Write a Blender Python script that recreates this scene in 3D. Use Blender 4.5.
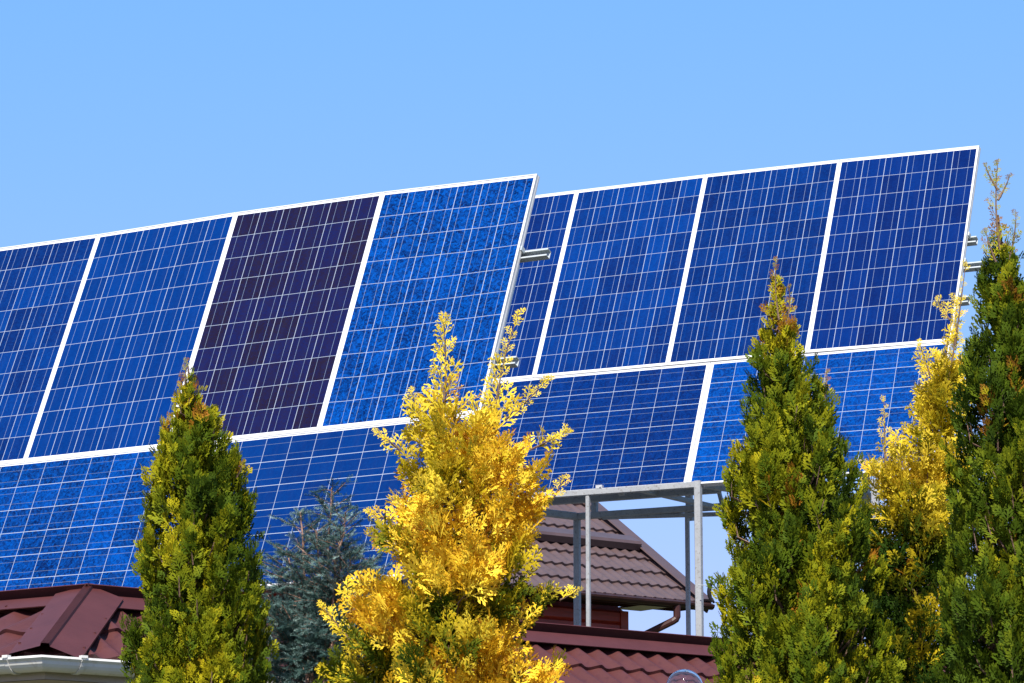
import bpy, math, random
import numpy as np
from mathutils import Vector, Matrix, noise

# ------------------------------------------------------------------ camera, sky, sun, exposure
sc = bpy.context.scene
for o in list(bpy.data.objects): bpy.data.objects.remove(o)
COL = sc.collection
R_ = math.radians
CAMZ = 1.6; FPX = 3163.3; PITCH = 0.19696
cam = bpy.data.objects.new('camera', bpy.data.cameras.new('camera')); COL.objects.link(cam)
cam.location = (0, 0, CAMZ); cam.rotation_euler = (math.pi/2 + PITCH, 0, 0)
cam.data.sensor_width = 36; cam.data.lens = 36*FPX/1024
cam.data.clip_start = 0.1; cam.data.clip_end = 5000
sc.camera = cam
SUN_EL, SUN_AZ = R_(50), R_(191)          # azimuth clockwise from +Y (the view direction)
w = bpy.data.worlds.new("World"); sc.world = w; w.use_nodes = True
nt = w.node_tree; bg = nt.nodes['Background']
sky = nt.nodes.new('ShaderNodeTexSky'); sky.sky_type = 'NISHITA'; sky.sun_disc = False
sky.sun_elevation = SUN_EL; sky.sun_rotation = SUN_AZ
sky.air_density = 1.0; sky.dust_density = 1.0; sky.ozone_density = 8.0; sky.altitude = 100
sps = nt.nodes.new('ShaderNodeSeparateColor'); cps = nt.nodes.new('ShaderNodeCombineColor')     # colour response of the camera
nt.links.new(sky.outputs[0], sps.inputs[0])
for i, (gain, gam) in enumerate(((1.60, .93), (3.10, .38), (4.98, .35))):
    pw = nt.nodes.new('ShaderNodeMath'); pw.operation = 'POWER'; nt.links.new(sps.outputs[i], pw.inputs[0]); pw.inputs[1].default_value = gam
    ml = nt.nodes.new('ShaderNodeMath'); ml.operation = 'MULTIPLY'; nt.links.new(pw.outputs[0], ml.inputs[0]); ml.inputs[1].default_value = gain
    nt.links.new(ml.outputs[0], cps.inputs[i])
nt.links.new(cps.outputs[0], bg.inputs[0]); bg.inputs[1].default_value = 0.066
sun = bpy.data.objects.new('sun', bpy.data.lights.new('sun', 'SUN')); COL.objects.link(sun)
sun.data.energy = 5.0; sun.data.angle = R_(0.5); sun.data.color = (1.0, 0.94, 0.82)
sd = Vector((math.sin(SUN_AZ)*math.cos(SUN_EL), math.cos(SUN_AZ)*math.cos(SUN_EL), math.sin(SUN_EL)))
sun.rotation_euler = (-sd).to_track_quat('-Z', 'Y').to_euler(); sun.location = sd*30
sc.view_settings.view_transform = 'Standard'; sc.view_settings.look = 'None'
sc.view_settings.gamma = 1; sc.view_settings.exposure = 0.85
sc.render.resolution_x = 1024; sc.render.resolution_y = 683
try:
    sc.cycles.max_bounces = 6; sc.cycles.transparent_max_bounces = 8
except Exception: pass

CP, SP = math.cos(PITCH), math.sin(PITCH)
def ray(px, py):
    a = (px-512)/FPX; b = (341.5-py)/FPX
    y = CP-b*SP
    return Vector((a/y, 1, (SP+b*CP)/y))
def at(px, py, Y): return Vector((0, 0, CAMZ)) + ray(px, py)*Y          # survey: picture point at ground distance Y
def level(px, py, z):                                                    # survey: picture point at height z above the camera
    r = ray(px, py); return Vector((0, 0, CAMZ)) + r*(z/r.z)

# ------------------------------------------------------------------ helpers
def tag(o, label=None, cat=None, group=None, kind=None):
    if label: o['label'] = label
    if cat: o['category'] = cat
    if group: o['group'] = group
    if kind: o['kind'] = kind
    return o
def empty(name, loc=(0, 0, 0)):
    o = bpy.data.objects.new(name, None); COL.objects.link(o); o.location = loc; o.empty_display_size = 0.1
    return o
class MB:
    def __init__(s): s.v = []; s.f = []
    def add(s, vs, fs):
        n = len(s.v); s.v += [Vector(v) for v in vs]; s.f += [tuple(n+i for i in f) for f in fs]
    def box(s, o, x, y, z):      # o corner, x y z edge vectors
        o, x, y, z = map(Vector, (o, x, y, z))
        vs = [o, o+x, o+x+y, o+y, o+z, o+x+z, o+x+y+z, o+y+z]
        s.add(vs, [(0, 3, 2, 1), (4, 5, 6, 7), (0, 1, 5, 4), (1, 2, 6, 5), (2, 3, 7, 6), (3, 0, 4, 7)])
    def bar(s, a, b, wd, ht, up=(0, 0, 1), ch=0.12):  # chamfered rectangular tube a->b centred
        a, b = Vector(a), Vector(b); d = (b-a).normalized(); up = Vector(up)
        if abs(d.dot(up)) > .98: up = Vector((0.48, 0.88, 0))
        sx = d.cross(up).normalized(); sy = sx.cross(d).normalized()
        c = min(wd, ht)*ch; hw, hh = wd/2, ht/2
        prof = [(-hw+c, -hh), (hw-c, -hh), (hw, -hh+c), (hw, hh-c), (hw-c, hh), (-hw+c, hh), (-hw, hh-c), (-hw, -hh+c)]
        vs = [a+sx*x+sy*y for x, y in prof]+[b+sx*x+sy*y for x, y in prof]
        s.add(vs, [(i, (i+1) % 8, 8+(i+1) % 8, 8+i) for i in range(8)]+[tuple(range(7, -1, -1)), tuple(range(8, 16))])
    def tube(s, pts, rads, n=8, cap=True):
        pts = [Vector(p) for p in pts]; base = len(s.v)
        if not hasattr(rads, '__len__'): rads = [rads]*len(pts)
        up = None
        for i, p in enumerate(pts):
            d = (pts[min(i+1, len(pts)-1)]-pts[max(i-1, 0)]).normalized()
            if up is None:
                up = Vector((0, 0, 1)) if abs(d.z) < .9 else Vector((1, 0, 0))
            sx = d.cross(up).normalized(); up = sx.cross(d).normalized()
            for k in range(n):
                a = 2*math.pi*k/n
                s.v.append(p+(sx*math.cos(a)+up*math.sin(a))*rads[i])
        for i in range(len(pts)-1):
            for k in range(n):
                s.f.append((base+i*n+k, base+i*n+(k+1) % n, base+(i+1)*n+(k+1) % n, base+(i+1)*n+k))
        if cap:
            s.f.append(tuple(base+k for k in range(n-1, -1, -1)))
            s.f.append(tuple(base+(len(pts)-1)*n+k for k in range(n)))
    def extrude(s, prof, a, b, nx, nz, closed=True):  # profile (x,z) along a->b
        a, b, nx, nz = map(Vector, (a, b, nx, nz)); n = len(prof)
        vs = [a+nx*x+nz*z for x, z in prof]+[b+nx*x+nz*z for x, z in prof]
        fs = [(i, (i+1) % n, n+(i+1) % n, n+i) for i in range(n if closed else n-1)]
        if closed: fs += [tuple(range(n-1, -1, -1)), tuple(range(n, 2*n))]
        s.add(vs, fs)
    def build(s, name, mat, parent=None, smooth=False):
        m = bpy.data.meshes.new(name); m.from_pydata([tuple(v) for v in s.v], [], s.f); m.update()
        if smooth:
            m.polygons.foreach_set('use_smooth', [True]*len(m.polygons))
        m.materials.append(mat)
        o = bpy.data.objects.new(name, m); COL.objects.link(o)
        if parent:
            o.parent = parent; o.matrix_parent_inverse = parent.matrix_basis.inverted()
        return o

# ------------------------------------------------------------------ materials
def mat(name):
    m = bpy.data.materials.new(name); m.use_nodes = True
    n = m.node_tree.nodes; b = n['Principled BSDF']
    return m, m.node_tree, b
def surf(name, c1, c2, scale=20, rough=.5, metal=0.0, bump=0.0, bscale=80, coat=0, spec=.5, stretch=None, dirt=None):
    m, t, b = mat(name); N = t.nodes.new; L = t.links.new
    tc = N('ShaderNodeTexCoord'); mp = N('ShaderNodeMapping'); L(tc.outputs['Object'], mp.inputs[0])
    if stretch: mp.inputs['Scale'].default_value = stretch
    nz = N('ShaderNodeTexNoise'); nz.inputs['Scale'].default_value = scale; nz.inputs['Detail'].default_value = 6; nz.inputs['Roughness'].default_value = .65
    L(mp.outputs[0], nz.inputs[0])
    rp = N('ShaderNodeValToRGB'); rp.color_ramp.elements[0].position = .32; rp.color_ramp.elements[1].position = .68
    rp.color_ramp.elements[0].color = (*c1, 1); rp.color_ramp.elements[1].color = (*c2, 1)
    L(nz.outputs['Fac'], rp.inputs[0]); out = rp.outputs[0]
    if dirt:
        n2 = N('ShaderNodeTexNoise'); n2.inputs['Scale'].default_value = scale*4.3; n2.inputs['Detail'].default_value = 8
        L(mp.outputs[0], n2.inputs[0])
        r2 = N('ShaderNodeValToRGB'); r2.color_ramp.elements[0].position = .56; r2.color_ramp.elements[1].position = .74
        L(n2.outputs['Fac'], r2.inputs[0])
        mx = N('ShaderNodeMixRGB'); mx.inputs[2].default_value = (*dirt, 1); L(r2.outputs[0], mx.inputs[0]); L(out, mx.inputs[1]); out = mx.outputs[0]
    L(out, b.inputs['Base Color'])
    b.inputs['Roughness'].default_value = rough; b.inputs['Metallic'].default_value = metal
    b.inputs['Specular IOR Level'].default_value = spec; b.inputs['Coat Weight'].default_value = coat
    if bump:
        n3 = N('ShaderNodeTexNoise'); n3.inputs['Scale'].default_value = bscale; n3.inputs['Detail'].default_value = 5; L(tc.outputs['Object'], n3.inputs[0])
        bp = N('ShaderNodeBump'); bp.inputs['Strength'].default_value = bump; bp.inputs['Distance'].default_value = .01
        L(n3.outputs['Fac'], bp.inputs['Height']); L(bp.outputs[0], b.inputs['Normal'])
    return m
M = {}
M['alu'] = surf('anodised_aluminium', (0.4650, 0.4800, 0.5100), (0.5400, 0.5550, 0.5850), 6, .42, .25, spec=.5)
M['frame'] = surf('panel_frame_metal', (.40, .41, .43), (.50, .51, .53), 9, .5, .0, spec=.3)
M['steel'] = surf('grey_painted_steel', (.25, .265, .285), (.31, .325, .345), 14, .6, .0, bump=.1, spec=.25, dirt=(.17, .16, .15))
M['rail'] = surf('galvanised_rail', (.30, .34, .36), (.38, .42, .44), 18, .6, .0, spec=.3)
M['white_sheet'] = surf('white_backsheet', (0.5760, 0.5840, 0.6000), (0.6400, 0.6400, 0.6560), 8, .5)
M['black'] = surf('black_plastic', (.010, .010, .012), (.02, .02, .02), 30, .6, spec=.1)
M['wine'] = surf('wine_metal_tile', (0.0563, 0.0163, 0.0158), (0.0731, 0.0214, 0.0206), 5, .5, 0, bump=.12, bscale=50, dirt=(0.0479, 0.0128, 0.0148), spec=.25)
M['wine_cap'] = surf('wine_ridge_metal', (0.0563, 0.0156, 0.0154), (0.0706, 0.0200, 0.0197), 7, .5, 0, bump=.08, bscale=40, spec=.25)
M['brown'] = surf('brown_metal_tile', (0.0625, 0.0390, 0.0390), (0.0825, 0.0525, 0.0520), 2.2, .45, 0, bump=.1, bscale=30, dirt=(0.0500, 0.0325, 0.0325))
M['brown_cap'] = surf('brown_ridge_metal', (0.0572, 0.0343, 0.0343), (0.0728, 0.0442, 0.0437), 3, .45)
M['dark_brown'] = surf('dark_brown_gutter', (0.0210, 0.0084, 0.0070), (0.0350, 0.0133, 0.0119), 6, .5, spec=.15)
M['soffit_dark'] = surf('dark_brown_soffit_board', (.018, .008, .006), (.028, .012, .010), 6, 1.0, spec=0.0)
M['pipe'] = surf('brown_downpipe_metal', (0.0288, 0.0084, 0.0078), (0.0420, 0.0120, 0.0108), 6, .5, spec=.3)
M['gutter'] = surf('white_gutter_plastic', (.55, .55, .53), (.66, .66, .65), 5, .45, 0, spec=.3, dirt=(.46, .44, .40))
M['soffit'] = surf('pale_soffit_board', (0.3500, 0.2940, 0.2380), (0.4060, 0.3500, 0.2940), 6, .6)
M['plaster'] = surf('cream_plaster', (0.2940, 0.2380, 0.1750), (0.3500, 0.2940, 0.2240), 3, .8, bump=.3)
M['deck'] = surf('flat_roof_felt', (0.0800, 0.0800, 0.0800), (0.1280, 0.1240, 0.1200), 4, .9, bump=.3)
M['bark'] = surf('reddish_bark', (0.0800, 0.0440, 0.0280), (0.1600, 0.0960, 0.0640), 30, .8, bump=.5, stretch=(1, 1, .2))
M['bark_pink'] = surf('pinkish_bark', (0.1760, 0.0960, 0.0680), (0.2720, 0.1600, 0.1200), 30, .8, bump=.4, stretch=(1, 1, .2))
M['ground'] = surf('lawn_ground', (0.0350, 0.0525, 0.0175), (0.0700, 0.0770, 0.0280), .8, .95, bump=.5, bscale=4, dirt=(0.0840, 0.0700, 0.0490))
def siding():
    m, t, b = mat('red_wood_siding'); N = t.nodes.new; L = t.links.new
    tc = N('ShaderNodeTexCoord'); nz = N('ShaderNodeTexNoise'); nz.inputs['Scale'].default_value = 1.5; nz.inputs['Detail'].default_value = 8
    mp = N('ShaderNodeMapping'); mp.inputs['Scale'].default_value = (1, 1, 14); L(tc.outputs['Object'], mp.inputs[0]); L(mp.outputs[0], nz.inputs[0])
    rp = N('ShaderNodeValToRGB'); rp.color_ramp.elements[0].position = .3; rp.color_ramp.elements[1].position = .7
    rp.color_ramp.elements[0].color = (.15, .012, .006, 1); rp.color_ramp.elements[1].color = (.32, .028, .010, 1)
    L(nz.outputs['Fac'], rp.inputs[0]); L(rp.outputs[0], b.inputs['Base Color']); b.inputs['Roughness'].default_value = .45
    return m
M['siding'] = siding()
def globe_mat():
    m, t, b = mat('clear_globe_plastic')
    b.inputs['Base Color'].default_value = (.97, .98, 1, 1); b.inputs['Transmission Weight'].default_value = 1
    b.inputs['Roughness'].default_value = .03; b.inputs['IOR'].default_value = 1.45
    return m
M['globe'] = globe_mat()

def cell_mat(name, dark, bright, fl_dark, fl_bright, flake=.5, tone=.5, seed=0.0, streak=0.0, line=1.0, bus_=1.0):
    """polycrystalline cells: UV is in cell units (x across the 6, y along the 10)"""
    m, t, b = mat(name); N = t.nodes.new; L = t.links.new
    def math_(op, a, c=None, v=None):
        n = N('ShaderNodeMath'); n.operation = op
        if hasattr(a, 'links') or hasattr(a, 'is_linked'): L(a, n.inputs[0])
        else: n.inputs[0].default_value = a
        if c is not None:
            if hasattr(c, 'is_linked'): L(c, n.inputs[1])
            else: n.inputs[1].default_value = c
        return n.outputs[0]
    uv = N('ShaderNodeUVMap'); sp = N('ShaderNodeSeparateXYZ'); L(uv.outputs[0], sp.inputs[0])
    x, y = sp.outputs[0], sp.outputs[1]
    fx, fy = math_('FRACT', x), math_('FRACT', y)
    ix, iy = math_('FLOOR', x), math_('FLOOR', y)
    ax = math_('ABSOLUTE', math_('SUBTRACT', fx, .5)); ay = math_('ABSOLUTE', math_('SUBTRACT', fy, .5))
    gap = math_('MAXIMUM', math_('GREATER_THAN', ax, .5-.0110), math_('GREATER_THAN', ay, .5-.0085))
    out_ = math_('MAXIMUM', math_('GREATER_THAN', math_('ABSOLUTE', math_('SUBTRACT', x, 3)), 2.995),
                 math_('GREATER_THAN', math_('ABSOLUTE', math_('SUBTRACT', y, 5)), 4.995))
    bus = math_('LESS_THAN', math_('ABSOLUTE', math_('SUBTRACT', ax, .23)), .0065)
    cb = N('ShaderNodeCombineXYZ'); L(ix, cb.inputs[0]); L(iy, cb.inputs[1]); cb.inputs[2].default_value = seed
    wn = N('ShaderNodeTexWhiteNoise'); wn.noise_dimensions = '3D'; L(cb.outputs[0], wn.inputs[0])
    # flake coordinate: uv + per cell offset
    va = N('ShaderNodeVectorMath'); va.operation = 'MULTIPLY_ADD'; L(wn.outputs['Color'], va.inputs[0]); va.inputs[1].default_value = (9, 9, 9); L(uv.outputs[0], va.inputs[2])
    nd = N('ShaderNodeTexNoise'); nd.inputs['Scale'].default_value = 7; nd.inputs['Detail'].default_value = 3; L(va.outputs[0], nd.inputs[0])
    vd = N('ShaderNodeVectorMath'); vd.operation = 'MULTIPLY_ADD'; L(nd.outputs['Color'], vd.inputs[0]); vd.inputs[1].default_value = (.18, .18, .18); L(va.outputs[0], vd.inputs[2])
    v1 = N('ShaderNodeTexVoronoi'); v1.inputs['Scale'].default_value = 13; L(vd.outputs[0], v1.inputs[0])
    v2 = N('ShaderNodeTexVoronoi'); v2.inputs['Scale'].default_value = 27; L(vd.outputs[0], v2.inputs[0])
    s1 = N('ShaderNodeSeparateColor'); L(v1.outputs['Color'], s1.inputs[0]); s2 = N('ShaderNodeSeparateColor'); L(v2.outputs['Color'], s2.inputs[0])
    fl = math_('ADD', math_('MULTIPLY', s1.outputs[0], .55), math_('MULTIPLY', s2.outputs[1], .45))
    big = N('ShaderNodeTexNoise'); big.inputs['Scale'].default_value = 1.3; big.inputs['Detail'].default_value = 4; L(va.outputs[0], big.inputs[0])
    fl = math_('ADD', fl, math_('MULTIPLY', math_('SUBTRACT', big.outputs['Fac'], .5), .55))
    if streak:
        cs = N('ShaderNodeCombineXYZ'); L(math_('MULTIPLY', x, 9.0), cs.inputs[0]); L(math_('MULTIPLY', iy, .37), cs.inputs[1]); cs.inputs[2].default_value = seed
        ns = N('ShaderNodeTexNoise'); ns.inputs['Scale'].default_value = 1.6; L(cs.outputs[0], ns.inputs[0])
        fl = math_('ADD', fl, math_('MULTIPLY', math_('SUBTRACT', ns.outputs['Fac'], .5), streak))
    rp = N('ShaderNodeValToRGB'); e = rp.color_ramp.elements
    e[0].position = .18; e[0].color = (*fl_dark, 1); e[1].position = .82; e[1].color = (*fl_bright, 1)
    md = e.new(.5); md.color = tuple((fl_dark[i]+fl_bright[i])/2 for i in range(3))+(1,)
    L(fl, rp.inputs[0])
    tn = N('ShaderNodeMixRGB'); tn.inputs[1].default_value = (*dark, 1); tn.inputs[2].default_value = (*bright, 1)
    L(math_('ADD', math_('MULTIPLY', math_('SUBTRACT', wn.outputs['Value'], .5), tone*2), .5), tn.inputs[0]); tn.use_clamp = True
    mx = N('ShaderNodeMixRGB'); mx.inputs[0].default_value = flake; L(tn.outputs[0], mx.inputs[1]); L(rp.outputs[0], mx.inputs[2])
    m1 = N('ShaderNodeMixRGB'); m1.inputs[2].default_value = (.14*line*bus_, .19*line*bus_, .28*line*bus_, 1); L(bus, m1.inputs[0]); L(mx.outputs[0], m1.inputs[1])
    m2 = N('ShaderNodeMixRGB'); m2.inputs[2].default_value = (.27*line, .32*line, .40*line, 1); L(gap, m2.inputs[0]); L(m1.outputs[0], m2.inputs[1])
    m3 = N('ShaderNodeMixRGB'); m3.inputs[2].default_value = (.60, .62, .66, 1); L(out_, m3.inputs[0]); L(m2.outputs[0], m3.inputs[1])
    tcd = N('ShaderNodeTexCoord'); mpd = N('ShaderNodeMapping'); mpd.inputs['Scale'].default_value = (9, 1.6, 1); L(tcd.outputs['Object'], mpd.inputs[0])
    nd2 = N('ShaderNodeTexNoise'); nd2.inputs['Scale'].default_value = 2.2; nd2.inputs['Detail'].default_value = 7; L(mpd.outputs[0], nd2.inputs[0])
    rd2 = N('ShaderNodeValToRGB'); rd2.color_ramp.elements[0].position = .45; rd2.color_ramp.elements[1].position = .8
    rd2.color_ramp.elements[1].color = (.007, .007, .007, 1); L(nd2.outputs['Fac'], rd2.inputs[0])
    m4 = N('ShaderNodeMixRGB'); m4.inputs[2].default_value = (.35, .34, .32, 1); L(rd2.outputs[0], m4.inputs[0]); L(m3.outputs[0], m4.inputs[1])
    L(m4.outputs[0], b.inputs['Base Color'])
    b.inputs['Roughness'].default_value = .16; b.inputs['Specular IOR Level'].default_value = .12
    return m

# ------------------------------------------------------------------ ground
g = MB(); g.add([(-3000, -3000, 0), (3000, -3000, 0), (3000, 3000, 0), (-3000, 3000, 0)], [(0, 1, 2, 3)])
tag(g.build('ground', M['ground']), kind='structure')

# ------------------------------------------------------------------ metal tile roofs
def tile_plane(mb, O, e, s, n, t0, t1, smax, wave=.17, amp=.022, row=.35, step=.022, dt=.0142, phase=0.0):
    """O eave origin, e along eave, s up the slope, n outward; smax(t) upper limit"""
    O, e, s, n = map(Vector, (O, e, s, n)); nt_ = max(2, int((t1-t0)/dt)); K = 0
    ts = [t0+(t1-t0)*i/nt_ for i in range(nt_+1)]
    tops = [smax(t) for t in ts]; rows = int(math.ceil(max(tops)/row-1e-6))
    def shape(t):
        q = math.sin(math.pi*(t+phase)/wave); return amp*(.6*max(0, 1-math.sqrt(q*q+.012))+.45*(1-q*q))
    for k in range(rows):
        s0 = k*row; base = len(mb.v); lines = 5
        for i, t in enumerate(ts):
            top = min((k+1)*row, tops[i]); top = max(top, s0+1e-4) if top > s0 else s0
            hw = shape(t)
            scal = .02*(hw/amp)                                  # crests reach a little further down
            hts = [(-1, s0-scal, 0.0 if k else -.012), (0, s0-scal, step), (1, s0+.03, step*.93), (2, (s0+top)/2, step*.5), (3, top, 0.002)]
            for j, ss, hh in hts:
                ss = min(ss, max(tops[i], 0))
                mb.v.append(O+e*t+s*ss+n*(hh+hw))
        for i in range(nt_):
            if tops[i] <= s0 and tops[i+1] <= s0: continue
            for j in range(lines-1):
                a = base+i*lines+j
                mb.f.append((a, a+lines, a+lines+1, a+1))
Z = Vector((0, 0, 1))
ZR = 1.84                                                   # ridge height above the camera
A = level(87, 585, ZR); Rg = level(708, 638, ZR); Lg = level(0, 592.5, ZR)
rd = (Rg-A); rd.z = 0; rd.normalize(); ld = (Lg-A); ld.z = 0; ld.normalize()
A.z -= .078
nr = Vector((rd.y, -rd.x, 0)); nl = Vector((-ld.y, ld.x, 0))      # outward horizontal normals
if nr.y > 0: nr = -nr
if nl.y > 0: nl = -nl
WOR, WOL, DROP = .545, .675, .335
# corner of the eaves
det = nr.x*nl.y-nr.y*nl.x
cx = (WOR*nl.y-nr.y*WOL)/det; cy = (nr.x*WOL-nl.x*WOR)/det
KC = Vector(((nl.y-nr.y)/det, (nr.x-nl.x)/det, 0))          # unit offset of both sides at the corner
EC = A+Vector((cx, cy, -DROP))
garage = empty('flat_roofed_outbuilding', (A.x+1, A.y+4, 0))
tag(garage, 'low building with wine red metal tile skirt roof and white gutter behind the conifers', 'building')
SLR, SLL = math.hypot(WOR, DROP), math.hypot(WOL, DROP)
sr = (-nr*WOR+Z*DROP).normalized(); sl = (-nl*WOL+Z*DROP).normalized()
nnr = (nr*DROP+Z*WOR).normalized(); nnl = (nl*DROP+Z*WOL).normalized()
tA_r = (A-EC).dot(rd); tA_l = (A-EC).dot(ld)
LEN_R, LEN_L = 10.5, 8.0
mb = MB(); tile_plane(mb, EC-nnr*.02, rd, sr, nnr, 0.01, LEN_R, lambda t: min(SLR, t*SLR/max(tA_r, .01)), wave=.142, row=.31, amp=.030, phase=.05)
mb2 = MB(); tile_plane(mb2, EC-nnl*.02, ld, sl, nnl, 0.01, LEN_L, lambda t: min(SLL, t*SLL/max(tA_l, .01)), wave=.2, amp=.030, phase=.09)
mb.build('tiled_roof', M['wine'], garage); mb2.build('tiled_roof', M['wine'], garage)
# ridge flashings: apron over the tiles + drip-edge upstand leaning out
for (dvec, nn, ss, nh, ln) in ((rd, nnr, sr, nr, LEN_R), (ld, nnl, sl, nl, LEN_L)):
    c = MB(); a = A+dvec*(-.015); b_ = A+dvec*ln
    prof = [(-.125, .034), (-.125, .029), (-.004, .029), (-.004, .040)]
    c.extrude([(x, z) for x, z in prof], a, b_, ss, nn)
    prof2 = [(.020, .034), (-.016, .080), (-.012, .084), (.16, .084), (.16, .074), (-.004, .076), (.026, .034)]
    c.extrude(prof2, a, b_, -nh, Z)
    c.build('ridge_cap', M['wine_cap'], garage)
    k = .12
    while k < 2.0:
        c = MB(); p = A+dvec*k+ss*(-.09)+nn*.034
        c.tube([p, p+nn*.007], .0065, 8); k += .31
        c.build('cap_screw', M['wine_cap'], garage)
# hip cap: two leaves folded over the hip with a raised fold
hv = (A-EC).normalized()
perp_r = (rd-hv*rd.dot(hv)); perp_r = (perp_r-nnr*perp_r.dot(nnr)).normalized()
perp_l = (ld-hv*ld.dot(hv)); perp_l = (perp_l-nnl*perp_l.dot(nnl)).normalized()
c = MB(); a = EC-hv*.015+Z*.012; b_ = A+hv*.06+Z*.02
def hipv(p, side, dist, lift):
    pr, nn = (perp_r, nnr) if side > 0 else (perp_l, nnl)
    return p+pr*dist+nn*lift
loop = [(-1, .165, .012), (-1, .165, .034), (-1, .012, .040), (-1, .004, .054), (1, .004, .054), (1, .012, .040), (1, .165, .034), (1, .165, .012)]
va = [hipv(a, *q) for q in loop]; vb = [hipv(b_, *q) for q in loop]
c.add(va+vb, [(i, i+1, 9+i, 8+i) for i in range(7)]+[(7, 0, 8, 15)]+[(4, 3, 11, 12)])
c.build('hip_cap', M['wine_cap'], garage)
for q in (.12, .34, .56):
    for sd_ in (1, -1):
        c = MB(); p = hipv(EC+hv*q+Z*.012, sd_, .15, .03); c.tube([p, p+Z*.012], .0065, 8)
        c.build('cap_screw', M['wine_cap'], garage)
# gutter, soffit, fascia, walls
gz = -0.02
def gutter_run(dvec, nh, s0, s1, name='gutter', closed_end=True):
    gm = MB(); rr = .062
    prof = []
    for k in range(13):
        a_ = math.pi*k/12; prof.append((rr*math.cos(a_), -rr*math.sin(a_)))
    prof = [(rr+.008, .006), (rr+.010, -.004)]+prof[1:]        # rolled front lip
    inner = [(x*.93, z*.93+.002) for x, z in reversed(prof[2:])]+[(rr-.004, .003)]
    a = EC+dvec*s0+nh*.055+Z*gz; b = EC+dvec*s1+nh*.055+Z*gz
    n0 = len(gm.v); gm.extrude(prof+inner, a, b, nh, Z)
    if s0 < 0:                                                  # mitred corner of the two gutters
        for i, (x, z) in enumerate(prof+inner): gm.v[n0+i] = EC+KC*(x+.055)+Z*(gz+z)
    if closed_end:
        gm.extrude([(x*1.06, z*1.06+.003) for x, z in prof], b, b+dvec*.012, nh, Z)
        gm.tube([b+dvec*(-.012)+nh*(rr+.004), b+dvec*(.014)+nh*(rr+.004)], .012, 8)
    o = gm.build(name, M['gutter'], garage)
    k = s0+.16
    while k < s1-.05:
        bm_ = MB(); p = EC+dvec*k+nh*.055+Z*gz
        pr = [(x*1.09, z*1.09) for x, z in prof[1:]]+[(x*1.02, z*1.02) for x, z in reversed(prof[1:])]
        bm_.extrude(pr, p-dvec*.011, p+dvec*.011, nh, Z)
        bm_.box(p-dvec*.016+nh*(rr-.01)+Z*.004, dvec*.032, nh*.026, Z*.012)
        bo = bm_.build('gutter_bracket', M['gutter'], None); bo.parent = o; k += .52
    return o
gc = EC
gutter_run(rd, nr, -.03, .47)
gutter_run(ld, nl, -.03, LEN_L)
gutter_run(rd, nr, 2.0, LEN_R)
wb = MB()   # walls
offi = .22
def wall_pt(dvec, nh, t): return A+dvec*t+nh*offi
det2 = det
wcx = (offi*nl.y-nr.y*offi)/det; wcy = (nr.x*offi-nl.x*offi)/det
WC = Vector((A.x+wcx, A.y+wcy, 0))
WR = WC+rd*LEN_R; WL = WC+ld*LEN_L; WF = WC+rd*LEN_R+ld*LEN_L
ez = EC.z-.02
wb.add([WC, WR, WF, WL]+[Vector((p.x, p.y, ez-.16)) for p in (WC, WR, WF, WL)], [(0, 1, 5, 4), (1, 2, 6, 5), (2, 3, 7, 6), (3, 0, 4, 7)])
wb.build('wall', M['plaster'], garage)
sb = MB()
for dvec, nh, ln in ((rd, nr, LEN_R), (ld, nl, LEN_L)):
    e0 = Vector((EC.x, EC.y, ez-.09)); w0 = Vector((WC.x, WC.y, ez-.09))
    sb.add([e0, e0+dvec*ln, w0+dvec*ln, w0], [(0, 1, 2, 3)])
    sb.box(e0-nh*.02, dvec*ln, nh*.018, Z*.085)
sb.build('soffit', M['soffit'], garage)
dk = MB(); dz = A.z-.10
q4 = [A+rd*0, A+rd*LEN_R, A+rd*LEN_R+ld*LEN_L, A+ld*LEN_L]
q4 = [Vector((p.x, p.y, dz)) for p in q4]
dk.add(q4+[p-Z*.12 for p in q4], [(0, 1, 2, 3), (7, 6, 5, 4), (1, 0, 4, 5), (2, 1, 5, 6), (3, 2, 6, 7), (0, 3, 7, 4)])
dk.build('flat_deck', M['deck'], garage)
# white glare board seen at the bottom, a lower lamp
# ------------------------------------------------------------------ brown house behind
ZH = 5.0
HR = level(707, 603.5, ZH); HL = level(540, 588.5, ZH)
he = (HR-HL); he.z = 0; he.normalize(); hn = Vector((-he.y, he.x, 0))    # into the roof
house = empty('timber_house', (HR.x-3, HR.y+4, 0))
tag(house, 'red timber house with brown metal tile roof seen between the steel posts', 'house')
TP = math.tan(R_(33.3)); hs = (hn+Z*TP).normalized(); hnn = (-hn*TP+Z).normalized()
mb = MB(); HLEN = 9.0; HO = HR-he*HLEN; HSL = 5.6
tile_plane(mb, HO-hnn*.03, he, hs, hnn, 0, HLEN, lambda t: HSL, wave=.175, amp=.034, row=.43, step=.038, dt=.0219)
mb.build('tiled_roof', M['brown'], house)
# far slope so the roof is a solid gable
bk = MB(); rt = HO+hs*HSL; hs2 = (hn-Z*TP).normalized()
bk.add([rt, rt+he*HLEN, rt+he*HLEN+hs2*HSL, rt+hs2*HSL], [(0, 1, 2, 3)]); bk.build('rear_slope', M['brown'], house)
vb_ = MB()
p0 = HR-hs*.03; p1 = HR+hs*(HSL+.02)
vb_.extrude([(-.17, .062), (-.16, .078), (.03, .085), (.045, .07), (.045, -.13), (.02, -.13), (.02, .05), (-.16, .055)], p0, p1, he, hnn)
vb_.build('verge_trim', M['brown_cap'], house)
sg = MB()
for sl_ in (1.53,):
    p0 = HO+hs*sl_+hnn*.02; p1 = HR-he*.16+hs*sl_+hnn*.02
    sg.extrude([(0, 0), (.0, .10), (.045, .125), (.30, .085), (.30, 0)], p0, p1, hs, hnn)
sg.build('roof_flashing', M['brown_cap'], house)
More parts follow.
